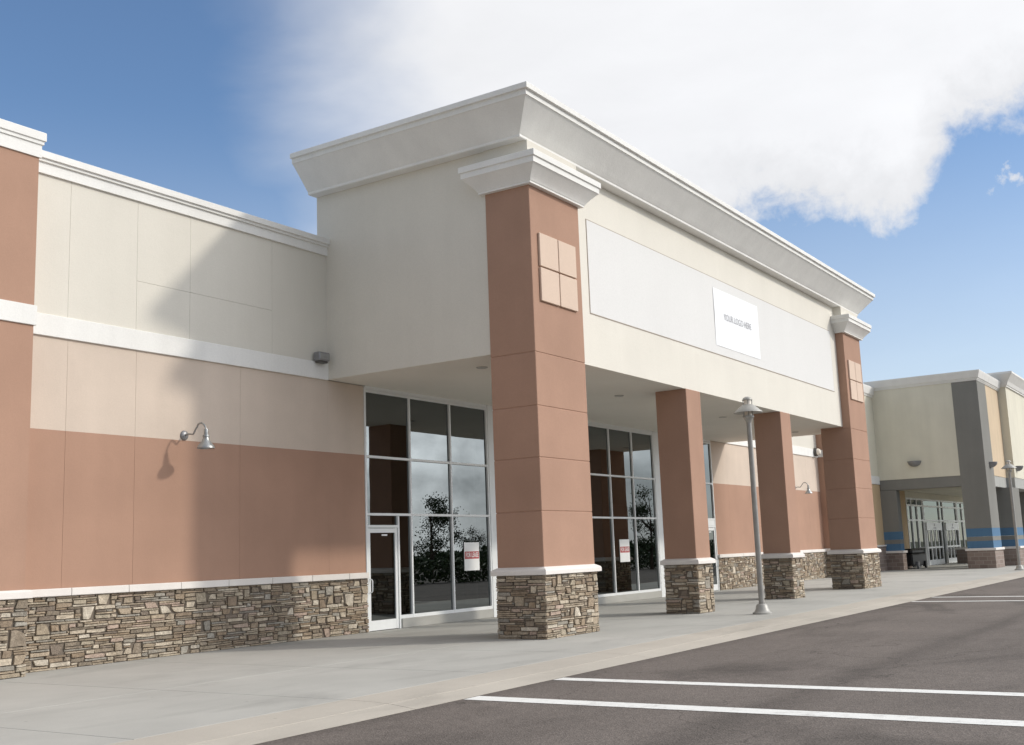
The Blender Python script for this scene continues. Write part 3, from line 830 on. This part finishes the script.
# far hedge line, one mass
rg = random.Random(3); mb = MB()
for k in range(26000):
    xx = rg.uniform(10, 230); hh = 2.3 + 1.6 * noise.noise(Vector((xx * .12, 1.3, 0))) + 1.0 * noise.noise(Vector((xx * .5, 5, 0)))
    c = Vector((xx, -80 + rg.gauss(0, 2) , -.3 + hh * rg.random() ** .6 * 1.15)); s = .30 * rg.uniform(.6, 1.5)
    u = Vector((rg.gauss(0, 1), rg.gauss(0, 1), rg.gauss(0, 1))).normalized(); v = u.orthogonal().normalized()
    mb.face([c - u * s, c - v * s * .6, c + u * s, c + v * s * .6], M['leaf'])
tag(mb.build('hedge', edge=False), 'dark far hedge line across the car park, mirrored in the shop windows', 'hedge', kind='stuff')

# ------------------------------------------------------------------ light and sky
SUN = Vector((.688, -1, .728)).normalized()
ld = bpy.data.lights.new('sun', 'SUN'); ld.energy = 2.0; ld.angle = R(3.0); ld.color = (1, .93, .82)
so = bpy.data.objects.new('sun', ld); COL.objects.link(so); so.rotation_euler = SUN.to_track_quat('Z', 'Y').to_euler(); so.location = SUN * 60
w = bpy.data.worlds.new('World'); scene.world = w; w.use_nodes = True
nt = w.node_tree; nt.nodes.clear()
def mth(op, a, b=None, c=None, clamp=False):
    n = nt.nodes.new('ShaderNodeMath'); n.operation = op; n.use_clamp = clamp
    for i, v in enumerate((a, b, c)):
        if v is None: continue
        if hasattr(v, 'links'): nt.links.new(v, n.inputs[i])
        else: n.inputs[i].default_value = v
    return n.outputs[0]
def sstep(v, a, b):
    n = nt.nodes.new('ShaderNodeMapRange'); n.interpolation_type = 'SMOOTHSTEP'
    nt.links.new(v, n.inputs['Value']); n.inputs['From Min'].default_value = a; n.inputs['From Max'].default_value = b
    return n.outputs['Result']
sky = nt.nodes.new('ShaderNodeTexSky'); sky.sky_type = 'NISHITA'; sky.sun_disc = False
sky.sun_elevation = math.asin(SUN.z); sky.sun_rotation = math.atan2(SUN.x, SUN.y)
sky.air_density = 1.0; sky.dust_density = .1; sky.ozone_density = 4.0
tc = nt.nodes.new('ShaderNodeTexCoord'); D = tc.outputs['Generated']
sp_ = nt.nodes.new('ShaderNodeSeparateXYZ'); nt.links.new(D, sp_.inputs[0])
dx, dy, dz = sp_.outputs
az = mth('MULTIPLY', mth('ARCTAN2', dx, dy), 57.2958); el = mth('MULTIPLY', mth('ARCSINE', dz), 57.2958)
def nz(scale, detail, rough, dist=0, vs=(1, 1, 1)):
    mp = nt.nodes.new('ShaderNodeMapping'); mp.inputs['Scale'].default_value = vs; nt.links.new(D, mp.inputs['Vector'])
    n = nt.nodes.new('ShaderNodeTexNoise'); n.inputs['Scale'].default_value = scale; n.inputs['Detail'].default_value = detail; n.inputs['Roughness'].default_value = rough
    n.inputs['Distortion'].default_value = dist; nt.links.new(mp.outputs[0], n.inputs['Vector']); return mth('SUBTRACT', n.outputs['Fac'], .5)
n1 = nz(5, 7, .55, .3); n2 = nz(16, 8, .6, .2); n5 = nz(42, 6, .6, .3); n3 = nz(3.2, 6, .5, .4, (1, 1, 2.2)); n4 = nz(7, 6, .55, .2, (1, 1, 2.5))
# main bank: feathery left edge near azimuth 44, crisp puffy lower-right edge
left = sstep(mth('ADD', mth('ADD', az, mth('MULTIPLY', n3, 16)), mth('MULTIPLY', mth('SUBTRACT', el, 20), .18)), 42, 55)
edge = mth('SUBTRACT', el, mth('ADD', 15.5, mth('MULTIPLY', sstep(az, 76.5, 80.5), 4.2)))
edge = mth('ADD', edge, mth('ADD', mth('MULTIPLY', n1, 5.0), mth('ADD', mth('MULTIPLY', n2, 6.0), mth('MULTIPLY', n5, 3.2))))
low = sstep(edge, -1.0, 1.5)
front = mth('MULTIPLY', mth('MULTIPLY', left, low), sstep(az, 130, 95))
# rest of the sky: broken cloud
rest = mth('MULTIPLY', sstep(mth('ADD', n3, mth('MULTIPLY', n4, .45)), -.24, .06), mth('MAXIMUM', sstep(az, 92, 120), sstep(az, 0, -40)))
thin = mth('MULTIPLY', mth('MULTIPLY', left, .0), 1.0)
vd = nt.nodes.new('ShaderNodeVectorMath'); vd.operation = 'DOT_PRODUCT'; nt.links.new(D, vd.inputs[0]); vd.inputs[1].default_value = SUN
haze = mth('MULTIPLY', sstep(el, 23, 3), .50)
puff = sstep(mth('ADD', n2, mth('MULTIPLY', n5, .6)), .03, .15)
puff = mth('MULTIPLY', puff, mth('MULTIPLY', mth('MULTIPLY', sstep(az, 78.5, 80.5), sstep(az, 84, 82)), mth('MULTIPLY', sstep(el, 15.4, 16.6), .9)))
sunv = mth('MULTIPLY', sstep(vd.outputs['Value'], .62, .86), mth('ADD', .82, n3))
cover = mth('MAXIMUM', sunv, mth('MAXIMUM', mth('MAXIMUM', front, puff), mth('MAXIMUM', mth('MULTIPLY', rest, .95), haze)), clamp=True)
# cloud shade: grey belly just above the crisp edge, soft variation elsewhere
belly = mth('MULTIPLY', sstep(edge, 4.5, .8), sstep(az, 60, 74))
br = mth('ADD', .92, mth('ADD', mth('MULTIPLY', n4, .16), mth('MULTIPLY', sstep(az, 52, 84), .05)))
br = mth('SUBTRACT', br, mth('MULTIPLY', belly, .13))
br = mth('ADD', br, mth('MULTIPLY', sstep(vd.outputs['Value'], .68, 1.0), mth('ADD', 2.3, mth('ADD', mth('MULTIPLY', n4, 8.0), mth('MULTIPLY', n2, 8.0)))))
br = mth('SUBTRACT', br, mth('MULTIPLY', mth('MAXIMUM', sstep(az, 165, 180), sstep(az, 10, -30)), .30))
cc = nt.nodes.new('ShaderNodeVectorMath'); cc.operation = 'SCALE'; cc.inputs[0].default_value = (.975, .98, 1.0); nt.links.new(br, cc.inputs['Scale'])
bg1 = nt.nodes.new('ShaderNodeBackground'); bg1.inputs['Strength'].default_value = .15; nt.links.new(sky.outputs[0], bg1.inputs[0])
bg2 = nt.nodes.new('ShaderNodeBackground'); bg2.inputs['Strength'].default_value = 1.05; nt.links.new(cc.outputs[0], bg2.inputs[0])
mx = nt.nodes.new('ShaderNodeMixShader'); nt.links.new(mth('MULTIPLY', cover, .97), mx.inputs[0]); nt.links.new(bg1.outputs[0], mx.inputs[1]); nt.links.new(bg2.outputs[0], mx.inputs[2])
wo = nt.nodes.new('ShaderNodeOutputWorld'); nt.links.new(mx.outputs[0], wo.inputs[0])

# ------------------------------------------------------------------ camera
yaw, pit, rol = R(56.931), R(9.244), R(-2.118)
fwd = Vector((math.sin(yaw) * math.cos(pit), math.cos(yaw) * math.cos(pit), math.sin(pit)))
right = Vector((math.cos(yaw), -math.sin(yaw), 0)); up = right.cross(fwd)
r_ = right * math.cos(rol) + up * math.sin(rol); u_ = -right * math.sin(rol) + up * math.cos(rol)
cd = bpy.data.cameras.new('camera'); cam = bpy.data.objects.new('camera', cd); COL.objects.link(cam)
m4 = Matrix((r_, u_, -fwd)).transposed().to_4x4(); m4.translation = (-11.126, -16.804, 1.6); cam.matrix_world = m4
cd.sensor_width = 36; cd.lens = 1116.2 / 1024 * 36; cd.clip_end = 3000; cd.clip_start = .1
scene.camera = cam
for o in COL.objects:
    if 'wl' in o: del o['wl']
vs = scene.view_settings; vs.view_transform = 'Standard'; vs.look = 'None'; vs.exposure = -.04; vs.gamma = 1
scene.cycles.max_bounces = 8
